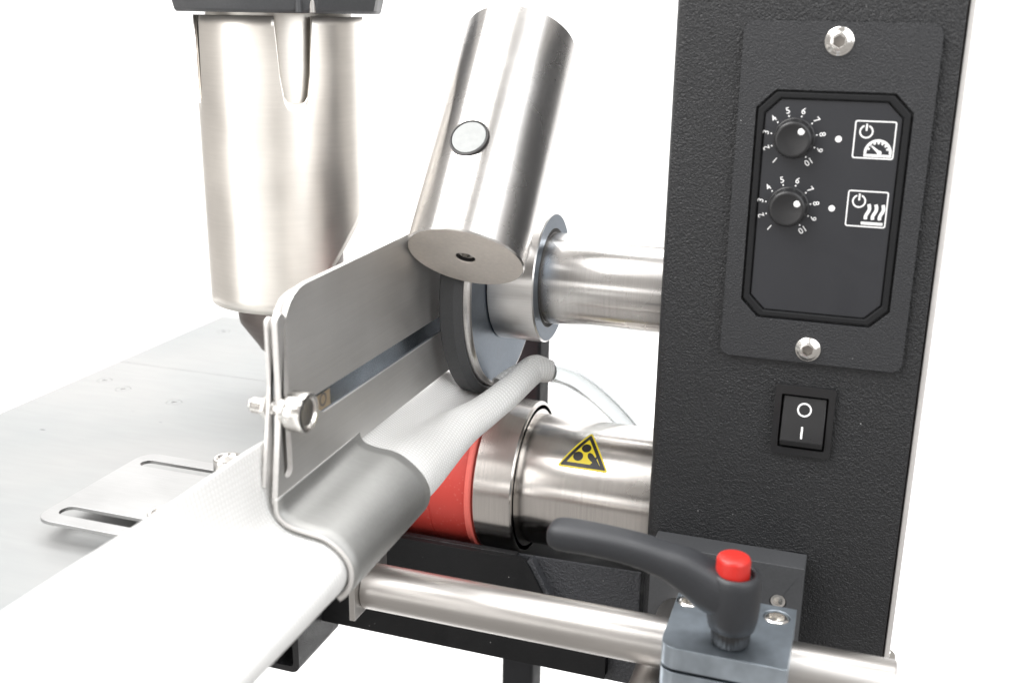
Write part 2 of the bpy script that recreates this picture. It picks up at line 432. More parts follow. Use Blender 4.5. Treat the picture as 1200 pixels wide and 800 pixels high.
# ------------------------------------------------------------------ control column
col = thing('control_column', 'tall black textured control column with two dials and a power switch', 'machine column', (53, 30, -80))
XZ = lambda y: (lambda u, v, w: (u, y-w, v))      # sheets that face the viewer, growing towards -Y
sw_hole = rrect(52.2, 74.6, 10.9, 39.6, 0.8)
def framed(xs, zs, y0, y1):
    """a sheet with one rectangular opening, built as the eight tiles round it"""
    bm = bmesh.new(); V = {}
    def v(i, j, k):
        if (i, j, k) not in V: V[(i, j, k)] = bm.verts.new((xs[i], (y0, y1)[k], zs[j]))
        return V[(i, j, k)]
    for k in (0, 1):
        for i in range(3):
            for j in range(3):
                if (i, j) != (1, 1): bm.faces.new((v(i, j, k), v(i+1, j, k), v(i+1, j+1, k), v(i, j+1, k)))
    for a, b2 in [((i, 0), (i+1, 0)) for i in range(3)]+[((i, 3), (i+1, 3)) for i in range(3)]+[((0, j), (0, j+1)) for j in range(3)]+[((3, j), (3, j+1)) for j in range(3)]+[((1, 1), (2, 1)), ((1, 2), (2, 2)), ((1, 1), (1, 2)), ((2, 1), (2, 2))]:
        bm.faces.new((v(*a, 0), v(*b2, 0), v(*b2, 1), v(*a, 1)))
    return bm
bm = framed((4.5, 52.2, 74.6, 106.2), (-150, 10.9, 39.6, 215), 0.0, 1.6)
for z0_, z1_ in ((-150, 10.9), (10.9, 39.6), (39.6, 215)):
    oa = [(4.5, 0)]+[(4.5-4.5*sin(radians(a)), 4.5-4.5*cos(radians(a))) for a in range(10, 91, 10)]+[(0, 118)]
    ia = [(4.5, 1.6)]+[(4.5-2.9*sin(radians(a)), 4.5-2.9*cos(radians(a))) for a in range(10, 91, 10)]+[(1.6, 118)]
    for pts in (oa, ia):
        q = [(bm.verts.new((x, y, z0_)), bm.verts.new((x, y, z1_))) for x, y in pts]
        for a, b2 in zip(q, q[1:]): bm.faces.new((a[0], b2[0], b2[1], a[1]))
bmesh.ops.remove_doubles(bm, verts=bm.verts, dist=0.01)
front = obj('front_cover', bm, M['powder'], col, bevel=0.3, ang=30)
bm = box(0.3, 105.9, 1.7, 118, -150, 214.5)
# pocket behind the switch: a body split round the opening
bm.free(); bm = bmesh.new()
for q in ((1.9, 52, -150, 214.5), (74.8, 105.9, -150, 214.5), (52, 74.8, -150, 10.6), (52, 74.8, 39.8, 214.5)):
    box(q[0], q[1], 1.7, 118, q[2], q[3], bm)
obj('body', bm, M['powder_fine'], col)
side = obj('side_plate', box(106.9, 109.2, 2.4, 118, -155, 216), M['sheet_edge'], col, bevel=0.4)
button_screw((109.2, 12, -86), (1, 0, 0), 4.6, side, h=3.0)

# face plate with its raised frame and membrane
face = obj('face_plate', plate(rrect(27.2, 99.2, 50.8, 184.6, 4.2), [cutrect(34.2, 92.2, 68.2, 159.4, 7)], XZ(-0.02), 2.1), M['powder_plate'], col, bevel=0.7, seg=3, smooth=False)
fr = obj('bezel', plate(cutrect(35.0, 91.4, 69.0, 158.6, 6.7), [cutrect(37.4, 89.0, 71.4, 156.2, 5.9)], XZ(-0.02), 1.9), M['powder_fine'], face, bevel=0.5, seg=2, smooth=False)
mem = obj('membrane_panel', plate(cutrect(37.9, 88.5, 71.9, 155.7, 5.7), [], XZ(-0.02), 0.95), M['membrane'], col, bevel=0.25, smooth=False)
button_screw((62.9, -2.1, 177.7), (0, -1, 0), 5.3, face, h=2.4)
button_screw((62.6, -2.1, 56.9), (0, -1, 0), 5.0, face, h=2.4)
YM = -0.97      # membrane surface

def text_bm(bm, s, size, cx, cz, rot, y, place=None, weight=0.0):
    cu = bpy.data.curves.new('glyph', 'FONT'); cu.body = s; cu.size = size; cu.align_x = 'CENTER'; cu.align_y = 'CENTER'
    cu.resolution_u = 3; cu.extrude = 0.03; cu.offset = weight
    o = bpy.data.objects.new('glyph', cu); COL.objects.link(o)
    dg = bpy.context.evaluated_depsgraph_get()
    me = bpy.data.meshes.new_from_object(o.evaluated_get(dg))
    mat = Matrix.Translation((cx, y, cz)) @ Matrix.Rotation(rot, 4, 'Y') @ Matrix.Rotation(pi/2, 4, 'X')
    me.transform(mat); bm.from_mesh(me)
    bpy.data.objects.remove(o); bpy.data.curves.remove(cu); bpy.data.meshes.remove(me)
def flat(bm, outer, y, holes=(), d=0.05): plate(outer, list(holes), XZ(y), d, bm)

def dial(cx, cz, ind):
    k = lathe((cx, YM, cz), (0, -1, 0), [(0, 7.9), (0.7, 7.9), (0.9, 7.6), (5.4, 7.2), (6.2, 6.8), (6.5, 6.1), (6.5, 5.7), (6.2, 5.1), (6.1, 0)], 60,
              rf=lambda k, th: (1-0.012*(0.5+0.5*cos(th*30))) if 1 < k < 4 else 1.0)
    kn = obj('control_knob', k, M['knob'], col, ang=50)
    a = radians(ind); d = 4.3
    obj('indicator_dot', cyl((cx+d*cos(a), YM-6.1, cz+d*sin(a)), (0, -1, 0), 0.25, 1.3, 0.05, 20), M['print'], kn)
    b = bmesh.new()
    for i in range(10):
        ang = radians(234-31.9*i); s = str(i+1)
        text_bm(b, s, 3.4, cx-0.2+10.8*cos(ang), cz+10.8*sin(ang), -(ang-pi/2), YM-0.03, weight=0.03)
        if i > 0: flat(b, circle(cx-0.2+8.75*cos(ang), cz+8.75*sin(ang), 0.33, 10), YM)
    flat(b, circle(cx+16.6, cz+0.5, 1.25, 20), YM)
    obj('dial_numbers', b, M['print'], mem, smooth=False)
dial(49.5, 141.0, 48)
dial(49.6, 114.2, 32)
def sign_base(x0, x1, z0, z1):
    b = bmesh.new()
    flat(b, rrect(x0, x1, z0, z1, 0.9, 3), YM, [rrect(x0+.5, x1-.5, z0+.5, z1-.5, 0.5, 3)])
    px, pz = x0+4.4, z1-4.2
    flat(b, arcband(px, pz, 2.0, 2.6, 112, 428, 28), YM)
    flat(b, rrect(px-.32, px+.32, pz+0.3, pz+3.0, 0.1, 1), YM)
    return b
x0, x1, z0, z1 = 71.6, 86.8, 134.6, 149.0
b = sign_base(x0, x1, z0, z1)
gx, gz = x0+9.3, z0+2.0
flat(b, arcband(gx, gz+0.4, 4.1, 5.1, -6, 186, 28), YM)
for i in range(1, 8):
    a = radians(180*i/8); flat(b, stroke([(gx+3.3*cos(a), gz+0.4+3.3*sin(a)), (gx+4.09*cos(a), gz+0.4+4.09*sin(a))], 0.75), YM)
flat(b, rrect(gx-5.1, gx+5.1, gz-1.2, gz-0.2, 0.3, 2), YM)
flat(b, [(gx+0.9, gz+0.9), (gx-2.7, gz+3.4), (gx-2.9, gz+3.0), (gx+0.1, gz+0.1)], YM-0.0)
flat(b, circle(gx+0.6, gz+0.4+0.05, 0.85, 16), YM-0.06)
obj('speed_symbol', b, M['print'], mem, smooth=False)
x0, x1, z0, z1 = 71.7, 86.8, 108.2, 122.4
b = sign_base(x0, x1, z0, z1)
for k in range(3):
    cx = x0+7.7+2.6*k
    flat(b, stroke([(cx+0.42*sin(2*pi*t/9+3.6)+0.07*t, z0+3.1+0.66*t) for t in range(10)], 1.25), YM)
flat(b, rrect(x0+5.9, x0+14.0, z0+1.0, z0+2.1, 0.2, 2), YM)
obj('heat_symbol', b, M['print'], mem, smooth=False)

# power switch
swt = obj('power_switch', plate(rrect(51.3, 75.5, 10.0, 40.5, 1.0, 3), [rrect(54.0, 72.9, 13.0, 36.6, 0.6, 3)], XZ(3.0), 5.0), M['gloss_black'], col, bevel=0.4, smooth=False)
obj('switch_well_shade', box(52.5, 74.3, 6.0, 14.0, 11.2, 39.4), M['slot_dark'], swt)
bm = bmesh.new()
prof = [(-0.6, 35.6), (-2.7, 24.0), (-5.0, 17.2), (-3.4, 14.4), (5.5, 14.0), (5.5, 36.0)]
L = [bm.verts.new((54.9, y, z)) for y, z in prof]; R = [bm.verts.new((72.2, y, z)) for y, z in prof]
for i in range(6): bm.faces.new((L[i], R[i], R[(i+1) % 6], L[(i+1) % 6]))
bm.faces.new(L); bm.faces.new(R[::-1])
rk = obj('rocker', bm, M['gloss_black'], swt, bevel=0.35)
def on_rocker(zlo):
    def pl(u, v, w):
        if v > 24: t = (35.6-v)/11.6; y = -0.6-2.1*t
        else: t = (24-v)/6.8; y = -2.7-2.3*t
        return (u, y-0.03-w, v)
    return pl
b = bmesh.new()
plate(circle(63.6, 30.4, 2.95, 32), [circle(63.6, 30.4, 2.25, 32)], on_rocker(0), 0.06, b)
plate(rrect(63.05, 63.85, 18.6, 23.4, 0.15, 1), [], on_rocker(0), 0.06, b)
obj('switch_marks', b, M['print'], swt, smooth=False)

# ------------------------------------------------------------------ upper roller
up = thing('upper_roller', 'upper pinch roller with dark rubber tyre and steel disc above the red roller', 'roller', (-60, 50, 64))
obj('shaft', cyl((-63, 50, 63.8), (1, 0, 0), 63, 22.0, 0.4, 96), M['shaft'], up)
obj('hub', lathe((-84.7, 50, 63.8), (1, 0, 0), [(0, 30.7), (0.5, 31.4), (22.1, 31.4), (22.7, 30.9), (22.7, 26.5)], 96), M['hub'], up)
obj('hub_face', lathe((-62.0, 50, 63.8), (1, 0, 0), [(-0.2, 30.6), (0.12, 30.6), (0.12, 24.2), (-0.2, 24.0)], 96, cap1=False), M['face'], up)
obj('bore_shade_ring', lathe((-62.2, 50, 63.8), (1, 0, 0), [(0.2, 24.1), (0.25, 22.05)], 96, cap0=False, cap1=False), M['slot_dark'], up)  # flat dark ring painted as the shade between hub and shaft
obj('disc', lathe((-95.5, 50, 60.5), (1, 0, 0), [(0, 48), (0, 52.3), (9.3, 52.3), (10.3, 51.5), (10.6, 50.6), (10.6, 49.6)], 96, cap1=False), M['hub'], up)
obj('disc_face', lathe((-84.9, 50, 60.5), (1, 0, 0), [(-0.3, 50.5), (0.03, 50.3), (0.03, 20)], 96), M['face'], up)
obj('tyre', lathe((-98.5, 50, 60.0), (1, 0, 0), [(0, 47), (0, 55.2), (0.8, 56.2), (7.2, 56.2), (10.2, 53.4), (10.4, 52.4), (3, 52.4)], 96), M['rubber'], up)

# ------------------------------------------------------------------ lower roller
lo = thing('lower_roller', 'lower red silicone roller with wide steel shaft carrying a yellow warning triangle', 'roller', (-60, 50, -42))
LC = (50, -42)
obj('shaft', cyl((-69, 50, -42), (1, 0, 0), 69, 33.0, 0.4, 128), M['shaft_knurl'], lo)
obj('flange', lathe((-89, 50, -42), (1, 0, 0), [(0, 36), (0.2, 38.4), (1.0, 39.2), (19.6, 39.2), (20.4, 38.5), (20.6, 37.4)], 128), M['shaft_knurl'], lo)
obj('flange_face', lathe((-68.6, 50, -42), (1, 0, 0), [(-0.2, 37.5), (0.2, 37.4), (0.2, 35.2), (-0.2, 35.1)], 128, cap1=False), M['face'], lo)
obj('bore_shade_ring', lathe((-68.7, 50, -42), (1, 0, 0), [(0.2, 35.15), (0.25, 33.05)], 96, cap0=False, cap1=False), M['slot_dark'], lo)  # flat dark ring painted as the shade between flange and shaft
obj('roller_lip', lathe((-92.3, 50, -42), (1, 0, 0), [(0, 38.3), (0, 40.0), (0.5, 40.5), (2.4, 40.5), (2.9, 40.0), (2.9, 38)], 128), M['red_lip'], lo)
obj('roller_sleeve', lathe((-145, 50, -42), (1, 0, 0), [(0, 38.5), (0.5, 39.2), (33.5, 39.2), (33.7, 38.95), (34.0, 39.2), (52.5, 39.2), (52.7, 38)], 128), M['red'], lo)
# warning triangle wrapped on the shaft
def wrap(poly_list, rad, name, mat, parent, cx=-36.8, phi0=radians(37.0)):
    bm = bmesh.new()
    for outer, holes in poly_list: plate(outer, holes, lambda u, v, w: (u, v, w), 0.05, bm)
    for f_ in list(bm.faces):
        if abs(f_.calc_center_median().z) < 0.01: pass
    bmesh.ops.triangulate(bm, faces=bm.faces)
    for _ in range(2):
        long_e = [e for e in bm.edges if e.calc_length() > 1.6]
        bmesh.ops.subdivide_edges(bm, edges=long_e, cuts=2, use_grid_fill=False)
        bmesh.ops.triangulate(bm, faces=bm.faces)
    for v in bm.verts:
        u, w, h = v.co; ph = phi0+w/33.0; rr = rad+h
        v.co = (cx+u, LC[0]-rr*cos(ph), LC[1]+rr*sin(ph))
    return obj(name, bm, mat, parent, ang=50)
def rtri(w, h, r, cx=0, cy=0):
    pts = [Vector((-w/2, 0)), Vector((w/2, 0)), Vector((0, h))]; c = Vector((0, h/3)); out = []
    for i in range(3):
        p = pts[i]; a = (pts[i-1]-p).normalized(); b = (pts[(i+1) % 3]-p).normalized()
        for k in range(5):
            t = k/4; q = p+a*r*(1-t)**2+b*r*t**2+(a+b)*0.0
            out.append((q.x+cx, q.y+cy))
    return out
stk = wrap([(rtri(25.4, 21.6, 1.8), [])], 33.06, 'warning_sticker', M['yellow'], lo)
b_out = rtri(22.6, 19.0, 0.8, 0, 0.9); b_in = rtri(16.6, 13.9, 0.3, 0, 2.75)
hand = [(1.2, 8.2), (2.0, 9.0), (3.4, 8.4), (5.2, 6.6), (5.6, 7.4), (6.1, 7.2), (6.0, 5.6), (8.2, 2.7), (3.2, 2.7), (4.2, 4.0), (3.0, 4.8), (1.7, 6.0), (1.2, 7.2)]
wrap([(b_out, [b_in])], 33.14, 'sticker_border', M['print_black'], stk)
wrap([(circle(-0.2, 11.2, 2.35, 22), []), (circle(-3.3, 6.3, 2.45, 22), []), (hand, [])], 33.14, 'sticker_pictogram', M['print_black'], stk)

# ------------------------------------------------------------------ tilted drive cylinder
mo = thing('drive_cylinder', 'thick polished steel cylinder tilted towards the viewer with a round plug on its side', 'cylinder', (-78, -26, 88))
dv = Vector((0, -cos(0.895), -sin(0.895)))
mc = Vector((-78, -25.8, 87.6)); mr_ = 25.3
obj('body', lathe(mc-dv*111, dv, [(0, mr_-0.8), (0.8, mr_), (110.3, mr_), (111, mr_-0.5)], 128, cap1=False), M['motor'], mo)
cap = obj('end_cap', lathe(mc, dv, [(-0.4, mr_-0.45), (0.02, mr_-0.6), (0.05, 4.6), (-0.4, 4.2)], 128, cap0=False, cap1=False), M['cap'], mo)
obj('screw_bore_shade', lathe(mc, dv, [(-0.3, 4.3), (-6, 4.2), (-6, 0)], 40, cap0=False), M['slot_dark'], cap)
obj('socket_screw', lathe(mc-dv*4.5, dv, [(0, 3.7), (3.0, 3.7), (3.2, 3.4), (3.2, 1.9), (1, 1.9), (1, 0)], 36, hexr=(3, 4)), M['screw'], cap)
# round plug in the side facing the camera
axp = mc-dv*42.5
view = (CAM*1000-axp); view -= dv*view.dot(dv); view.normalize()
side_v = dv.cross(view)
if side_v.dot(r2) > 0: side_v = -side_v
pn = (view*cos(radians(25))+side_v*sin(radians(25))).normalized()
po = axp+pn*(mr_-1.1)
obj('plug_shade_ring', lathe(po, pn, [(0, 8.6), (1.3, 8.6), (1.7, 8.4), (1.7, 7.8), (0.9, 7.7), (0.9, 5)], 48), M['slot_dark'], mo)
obj('plug', lathe(po, pn, [(0.4, 7.6), (1.5, 7.6), (1.75, 7.3), (1.7, 0)], 48), M['plug'], mo)
obj('mounting_lug', cyl((-78, 8, 92), (0, 0.86, -0.5), 30, 13, 1, 40), M['hub'], mo)

# ------------------------------------------------------------------ hot air nozzle
nz = thing('hot_air_nozzle', 'upright cream steel hot air nozzle with notched shroud under a black collar', 'nozzle', (-212, 60, 40))
NX, NY, NR = -212, 60, 41.8
toC = atan2(-437-NY, 80-NX)        # direction towards the viewer in plan
def shell(r, zb, zt, n=160, m=26):
    bm = bmesh.new(); g = []
    for i in range(n):
        th = 2*pi*i/n; lo_, hi_ = zb(th), zt(th)
        g.append([bm.verts.new((NX+r*cos(th), NY+r*sin(th), lo_+(hi_-lo_)*k/m)) for k in range(m+1)])
    for i in range(n):
        for k in range(m): bm.faces.new((g[i][k], g[(i+1) % n][k], g[(i+1) % n][k+1], g[i][k+1]))
    return bm
def angd(th, c): return (th-c+pi) % (2*pi)-pi
def zb(th):
    d = angd(th, toC)*NR*1.0         # arc length from the facing direction, + to the right
    x = sin(angd(th, toC))*NR
    # oblique cut rising to the right
    return 38.5 if x < 6.5 else 38.5+(x-6.5)*1.45
def zt(th):
    z = 183.3
    for c, w, dz in ((radians(9), 0.21, 40), (radians(-76), 0.17, 42)):
        d = abs(angd(th, toC+c))
        if d < w: z = min(z, 183.3-dz*(1-(d/w)**6) if d > w*0.35 else 183.3-dz)
    return z
o = obj('shroud', shell(NR, zb, zt), M['nozzle'], nz, ang=60)
md = o.modifiers.new('thickness', 'SOLIDIFY'); md.thickness = 1.6*MM; md.offset = -1
obj('inner_tube', lathe((NX, NY, 186), (0, 0, -1), [(0, 35.5), (60, 35.5), (64, 28), (98, 28)], 96), M['nozzle'], nz)
obj('nozzle_tip', lathe((NX, NY, 90), (0, 0, -1), [(0, 28.6), (61, 28.6), (65, 27.8), (78, 19), (80, 18)], 96), M['nozzle_in'], nz)
obj('neck_ring', lathe((NX, NY, 181), (0, 0, 1), [(0, 36), (3.6, 36), (3.6, 30)], 96), M['nozzle'], nz)
bm = bmesh.new(); 
def oct_(r, z, k=1.0):
    return [(NX+r*cos(toC+radians(22.5*0+a))*k, NY+r*sin(toC+radians(a)), z) for a in (-100, -72, -40, -12, 20, 62, 92, 130, 180, 225)]
rings = [[bm.verts.new(p) for p in oct_(r, z)] for r, z in ((50.5, 184.7), (51.5, 185.4), (54.2, 197), (54.2, 225))]
for p, q in zip(rings, rings[1:]):
    for i in range(10): bm.faces.new((p[i], p[(i+1) % 10], q[(i+1) % 10], q[i]))
bm.faces.new(rings[0]); bm.faces.new(rings[-1][::-1])
cl = obj('collar', bm, M['casting'], nz, bevel=0.8)
sd = Vector((cos(toC+radians(14)), sin(toC+radians(14)), 0))
pp = Vector((NX, NY, 0))+sd*50.5
tn = Vector((-sd.y, sd.x, 0))
for k, off in enumerate((-3.2, 3.2)):
    q = pp+tn*off
    obj('clamp_rib', tube([q+Vector((0, 0, 185.0)), q+Vector((0, 0, 215))], 1.6, 12), M['rod' if k else 'casting'], cl)

# ------------------------------------------------------------------ fabric guide
gd = thing('fabric_guide', 'upright brushed steel guide plate bent into a curled lip over the white fabric', 'guide plate', (-104, -60, 18))
YZ = lambda x: (lambda u, v, w: (x-w, u, v))
def rounded(poly, idx, r, n=8):
    out = []
    for i, p in enumerate(poly):
        if i in idx:
            P = Vector(p); a = (Vector(poly[i-1])-P).normalized(); b2 = (Vector(poly[(i+1) % len(poly)])-P).normalized()
            for k in range(n+1):
                t = k/n; q = P+a*r*(1-t)**2+b2*r*t**2; out.append((q.x, q.y))
        else: out.append(p)
    return out
outer = rounded([(-139.6, 21), (24, 21), (24, 96.5), (-127.5, 94.0)], (3,), 15)
slot = rrect(-134.0, -128.2, 28, 87.5, 2.8, 4)
strip = [(-104, 42.8), (16, 42.4), (16, 50.6), (-118, 51.6)]
obj('upright_plate', plate(outer, [slot, strip], YZ(-104), 2.1), M['sheet'], gd, bevel=0.3, smooth=False)
upp = bpy.data.objects['upright_plate']; upp.data.materials.append(M['sheet_edge'])
for p_ in upp.data.polygons:
    if abs(p_.normal.x) < 0.5: p_.material_index = 1
obj('polished_strip', box(-106.4, -104.9, -120, 20, 40.5, 53.0), M['mirror'], gd)
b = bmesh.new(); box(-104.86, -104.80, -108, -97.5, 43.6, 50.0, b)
tg = obj('tan_patch', b, M['tan'], gd)  # small tan patch near the strip's front end
obj('patch_ring', lathe((-104.78, -103, 47.4), (1, 0, 0), [(0, 2.6), (0.05, 2.6), (0.05, 1.9), (0.0, 1.9)], 24, cap0=False, cap1=False), M['casting'], tg)
outer2 = rounded([(-140.2, 27), (-60, 27), (-60, 90), (-127.8, 92.6)], (3,), 15)
obj('back_plate', plate(outer2, [rrect(-133.6, -128.8, 30, 86, 2.3, 4)], YZ(-108.0), 1.3), M['sheet_edge'], gd, bevel=0.3, smooth=False)
obj('spacer', rounded and plate(rounded([(-131, 82), (-115, 82), (-115, 92.3), (-126.8, 92.3)], (3,), 7), [], YZ(-106.15), 1.8), M['sheet_edge'], gd, bevel=0.3, smooth=False)
# curled lip, lofted from the near profile to the far profile
near = [(-105.6, 23), (-105.6, 18.2), (-104.0, 14.8), (-99.6, 12.2), (-92, 11.0), (-86.2, 10.0), (-81.2, 7.1), (-77.8, 3.0), (-76.9, -1.0), (-77.6, -5.0), (-79.4, -8.4), (-82.1, -11.0)]
far = [(-105.6, 24), (-104.6, 20.8), (-101.6, 18.4), (-96, 17.2), (-88.2, 16.4), (-82.8, 13.6), (-78.2, 9.6), (-75.6, 5.2), (-75.2, 1.0), (-76.6, -3.0), (-79, -6.2), (-82, -8.6)]
NS = spline(near, 4); FS = spline(far, 4)
bm = bmesh.new(); prev = None
for k in range(13):
    t = k/12; row = []
    for i, (a, b2) in enumerate(zip(NS, FS)):
        p = a.lerp(b2, t); yy = -139.6+63.6*t
        row.append(bm.verts.new((p.x, yy, p.y)))
    if prev:
        for i in range(len(row)-1): bm.faces.new((prev[i], prev[i+1], row[i+1], row[i]))
    prev = row
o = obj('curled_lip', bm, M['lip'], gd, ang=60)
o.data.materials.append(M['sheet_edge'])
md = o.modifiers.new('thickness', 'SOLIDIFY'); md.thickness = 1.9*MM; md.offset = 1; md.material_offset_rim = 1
obj('mounting_bracket', box(-107.2, -104.6, -83.5, -51.5, -57.6, 9.0), M['rod'], gd, bevel=0.4)
# thumb screw
sc = obj('thumb_screw', lathe((-103.9, -131.5, 53.4), (1, 0, 0), [(0, 5.0), (1.6, 5.0), (1.7, 4.2), (2.4, 4.2), (2.5, 6.8), (3.0, 7.2), (8.8, 7.2), (9.3, 6.8), (9.4, 5.4), (8.6, 4.8), (8.4, 0)], 96,
        rf=lambda k, th: 1-0.035*(0.5+0.5*cos(th*32)) if k in (5, 6) else 1.0), M['screw'], gd, ang=50)
obj('threaded_end', lathe((-117.5, -131.5, 53.4), (1, 0, 0), [(0, 2.0), (0.6, 2.6)]+[(1+0.5*i, 2.6+(0.25 if i % 2 else 0)) for i in range(20)]+[(14, 2.6)], 32), M['screw'], sc)
obj('collar_nut', cyl((-111.6, -131.5, 53.4), (1, 0, 0), 1.9, 4.4, 0.3, 6), M['screw'], sc)

# ------------------------------------------------------------------ rods, clamp, lever
cr = obj('cross_rod', cyl((-104.5, -70, -47.6), (1, 0, 0), 212, 9.7, 0.7, 72), M['rod'], cat='rod', label='long satin steel rod running left to right below the rollers through the clamp block')
fr_ = obj('feed_rod', cyl((19.5, -150, -69), (0, 1, 0), 136, 9.8, 0.7, 72), M['rod'], cat='rod', label='short steel rod pointing at the viewer, passing beneath the cross rod beside the clamp block')
mb = thing('mounting_block', 'dark grey rectangular block bolted to the foot of the black column behind the clamp', 'block', (38, -7, -80))
obj('block_body', plate(rrect(5.4, 70.8, -130, -35.6, 0.4, 1), [circle(61.0, -53.2, 3.6, 28)], XZ(-0.1), 14), M['casting'], mb, bevel=0.7, smooth=False)
obj('socket_screw', lathe((61.0, -8.0, -53.2), (0, -1, 0), [(0, 3.4), (4.6, 3.4), (4.9, 3.1), (4.9, 1.9), (2, 1.9), (2, 0)], 36, hexr=(3, 4)), M['screw'], mb)
cb = thing('clamp_block', 'zinc plated two part clamp block gripping the cross rod under the black lever', 'clamp', (48, -80, -60))
XY = lambda z: (lambda u, v, w: (u, v, z+w))
def clampslab(z, h, name, hole=True):
    x0, x1, y0, y1 = 25.6, 70.4, -100.8, -58.5
    o = rounded([(x0, y0), (x1, y0), (x1, y1), (x0, y1)], (0,), 7)
    hs = [circle(30.4, -66.4, 4.6, 32), circle(63.6, -66.6, 5.0, 32)] if hole else []
    return obj(name, plate(o, hs, XY(z), h), M['zinc'], cb, bevel=0.6, smooth=False)
clampslab(-38.4, 8.6, 'upper_plate')
clampslab(-54, 14.2, 'lower_plate', False)
clampslab(-76, 21, 'base_plate', False)
for (x, y, r) in ((30.4, -66.4, 4.2), (63.6, -66.6, 4.6)):
    obj('socket_screw', lathe((x, y, -34.4), (0, 0, 1), [(0, r), (4.0, r), (4.6, r*0.8), (4.7, r*0.62), (1.5, r*0.55), (1.5, 0)], 48, hexr=(3, 4)), M['screw'], cb)
button_screw((48.5, -100.8, -46.5), (0, -1, 0), 3.2, cb, 'front_screw')

lv = thing('clamping_lever', 'black hand lever with a red push button standing on the clamp block', 'lever', (49.4, -90, -30))
HX, HY = 49.2, -89.5
obj('fluted_collar', lathe((HX, HY, -29.7), (0, 0, 1), [(0, 6.6), (0.4, 7.0), (6.6, 7.2), (7.0, 6.8)], 96, rf=lambda k, th: 1-0.04*(0.5+0.5*cos(th*28))), M['gloss_black'], lv, ang=50)
# hub and arm as one skin: stacked sections joined by remesh-free union of overlapping shells
bm = lathe((HX, HY, -23.6), (0, 0, 1), [(0, 7.6), (0.5, 8.3), (4, 9.1), (9, 9.5), (14, 9.5), (18, 9.3), (20.4, 9.0), (21.7, 8.3), (22.0, 7.4), (21.6, 6.6), (19.5, 6.3), (19.5, 0)], 64)
hubm = obj('lever_hub', bm, M['lever'], lv, ang=60)
path = [(47.5, -11.2, 8.6, 8.8), (41.5, -9.4, 8.6, 8.5), (36.5, -6.8, 7.8, 8.0), (30.0, -3.6, 6.9, 7.4), (23.0, -1.6, 5.8, 6.9), (14, 0.2, 5.5, 6.7), (5, 1.2, 5.3, 6.6), (-4, 1.6, 5.3, 6.8), (-11, 1.6, 5.4, 6.9), (-16, 1.5, 5.2, 6.5), (-18.6, 1.4, 4.3, 5.3), (-19.8, 1.4, 2.6, 3.3), (-20.2, 1.4, 0.7, 0.9)]
SP = spline([Vector(p) for p in path], 4)
bm = bmesh.new(); rings = []
for i, p in enumerate(SP):
    q = SP[min(len(SP)-1, i+1)]; s = SP[max(0, i-1)]
    d = Vector((q[0]-s[0], 0, q[1]-s[1])).normalized(); nrm = Vector((d.z, 0, -d.x))
    if nrm.z < 0: nrm = -nrm
    ring = []
    for k in range(28):
        a = 2*pi*k/28; ca, sa = cos(a), sin(a)
        e = 0.62
        cx = math.copysign(abs(ca)**e, ca)*p[3]; sz = math.copysign(abs(sa)**e, sa)*p[2]
        if sa < 0: cx *= 1-0.16*abs(sa)
        # flat top with a soft ridge line
        ring.append(bm.verts.new(Vector((p[0], HY+cx, p[1]))+nrm*sz))
    rings.append(ring)
for p, q in zip(rings, rings[1:]):
    for k in range(28): bm.faces.new((p[k], p[(k+1) % 28], q[(k+1) % 28], q[k]))
bm.faces.new(rings[0]); bm.faces.new(rings[-1][::-1])
obj('handle_arm', bm, M['lever'], lv, ang=60)
obj('push_button', lathe((HX-1.0, HY, -8.6), (0, 0, 1), [(0, 6.1), (11.4, 6.0), (12.4, 5.6), (12.8, 5.0), (12.9, 0)], 64), M['red_cap'], lv)

# ------------------------------------------------------------------ tray guard and arms below the rollers
tr = thing('drip_guard', 'black steel guard plate with a chamfered end under the red roller', 'guard', (-100, 6, -95))
outer = [(-178, -122), (-22, -122), (-37, -104.5), (-58.5, -66.5), (-63, -64.6), (-178, -64.6)]
outer = rounded([(-178, -121.6), (-17, -121.6), (-17, -107), (-35.6, -107), (-58.5, -65.0), (-178, -65.0)], (4,), 5, 6)
obj('front_panel', plate(outer, [], XZ(8), 3.2), M['powder_fine'], tr, bevel=0.6, smooth=False)
bm = lathe((-176, 9.5, -117.2), (1, 0, 0), [(0, 4.6), (157.5, 4.6), (159, 3.8)], 24)
fl = bmesh.new()
pa, pb = Vector((-58.2, -66.6)), Vector((-35.4, -107.6)); dd = (pb-pa).normalized(); nn = Vector((dd.y, -dd.x))*-1.0
if nn.x < 0: nn = -nn
q = [pa, pb, pb+nn*2.6, pa+nn*2.6]
L = [fl.verts.new((p.x, 6.4, p.y)) for p in q]; R_ = [fl.verts.new((p.x, 12.3, p.y)) for p in q]
for i in range(4): fl.faces.new((L[i], R_[i], R_[(i+1) % 4], L[(i+1) % 4]))
fl.faces.new(L); fl.faces.new(R_[::-1])
obj('chamfer_flange', fl, M['powder_arm'], tr, bevel=0.4)
obj('rolled_edge', bm, M['powder_fine'], tr)
obj('trough', box(-178, -4, 12.2, 105, -98, -94), M['powder_fine'], tr)
obj('rear_panel', box(-178, -4, 105.2, 108, -98, -70), M['powder_fine'], tr)
obj('top_flange', box(-178, -64, 8.2, 12.0, -66.8, -64.9), M['powder'], tr, bevel=0.4)
ar = obj('support_arm', plate([(-72, -66.0), (-3.2, -64.6), (-3.2, -126), (-40, -126), (-72, -100)], [], XZ(12.4), 1.0), M['powder_arm'], cat='bracket', bevel=0.5, label='textured black bracket between the guard plate and the column', smooth=False)
obj('arm_body', box(-40, -3.3, 12.6, 60, -126, -98.2), M['powder_arm'], ar)
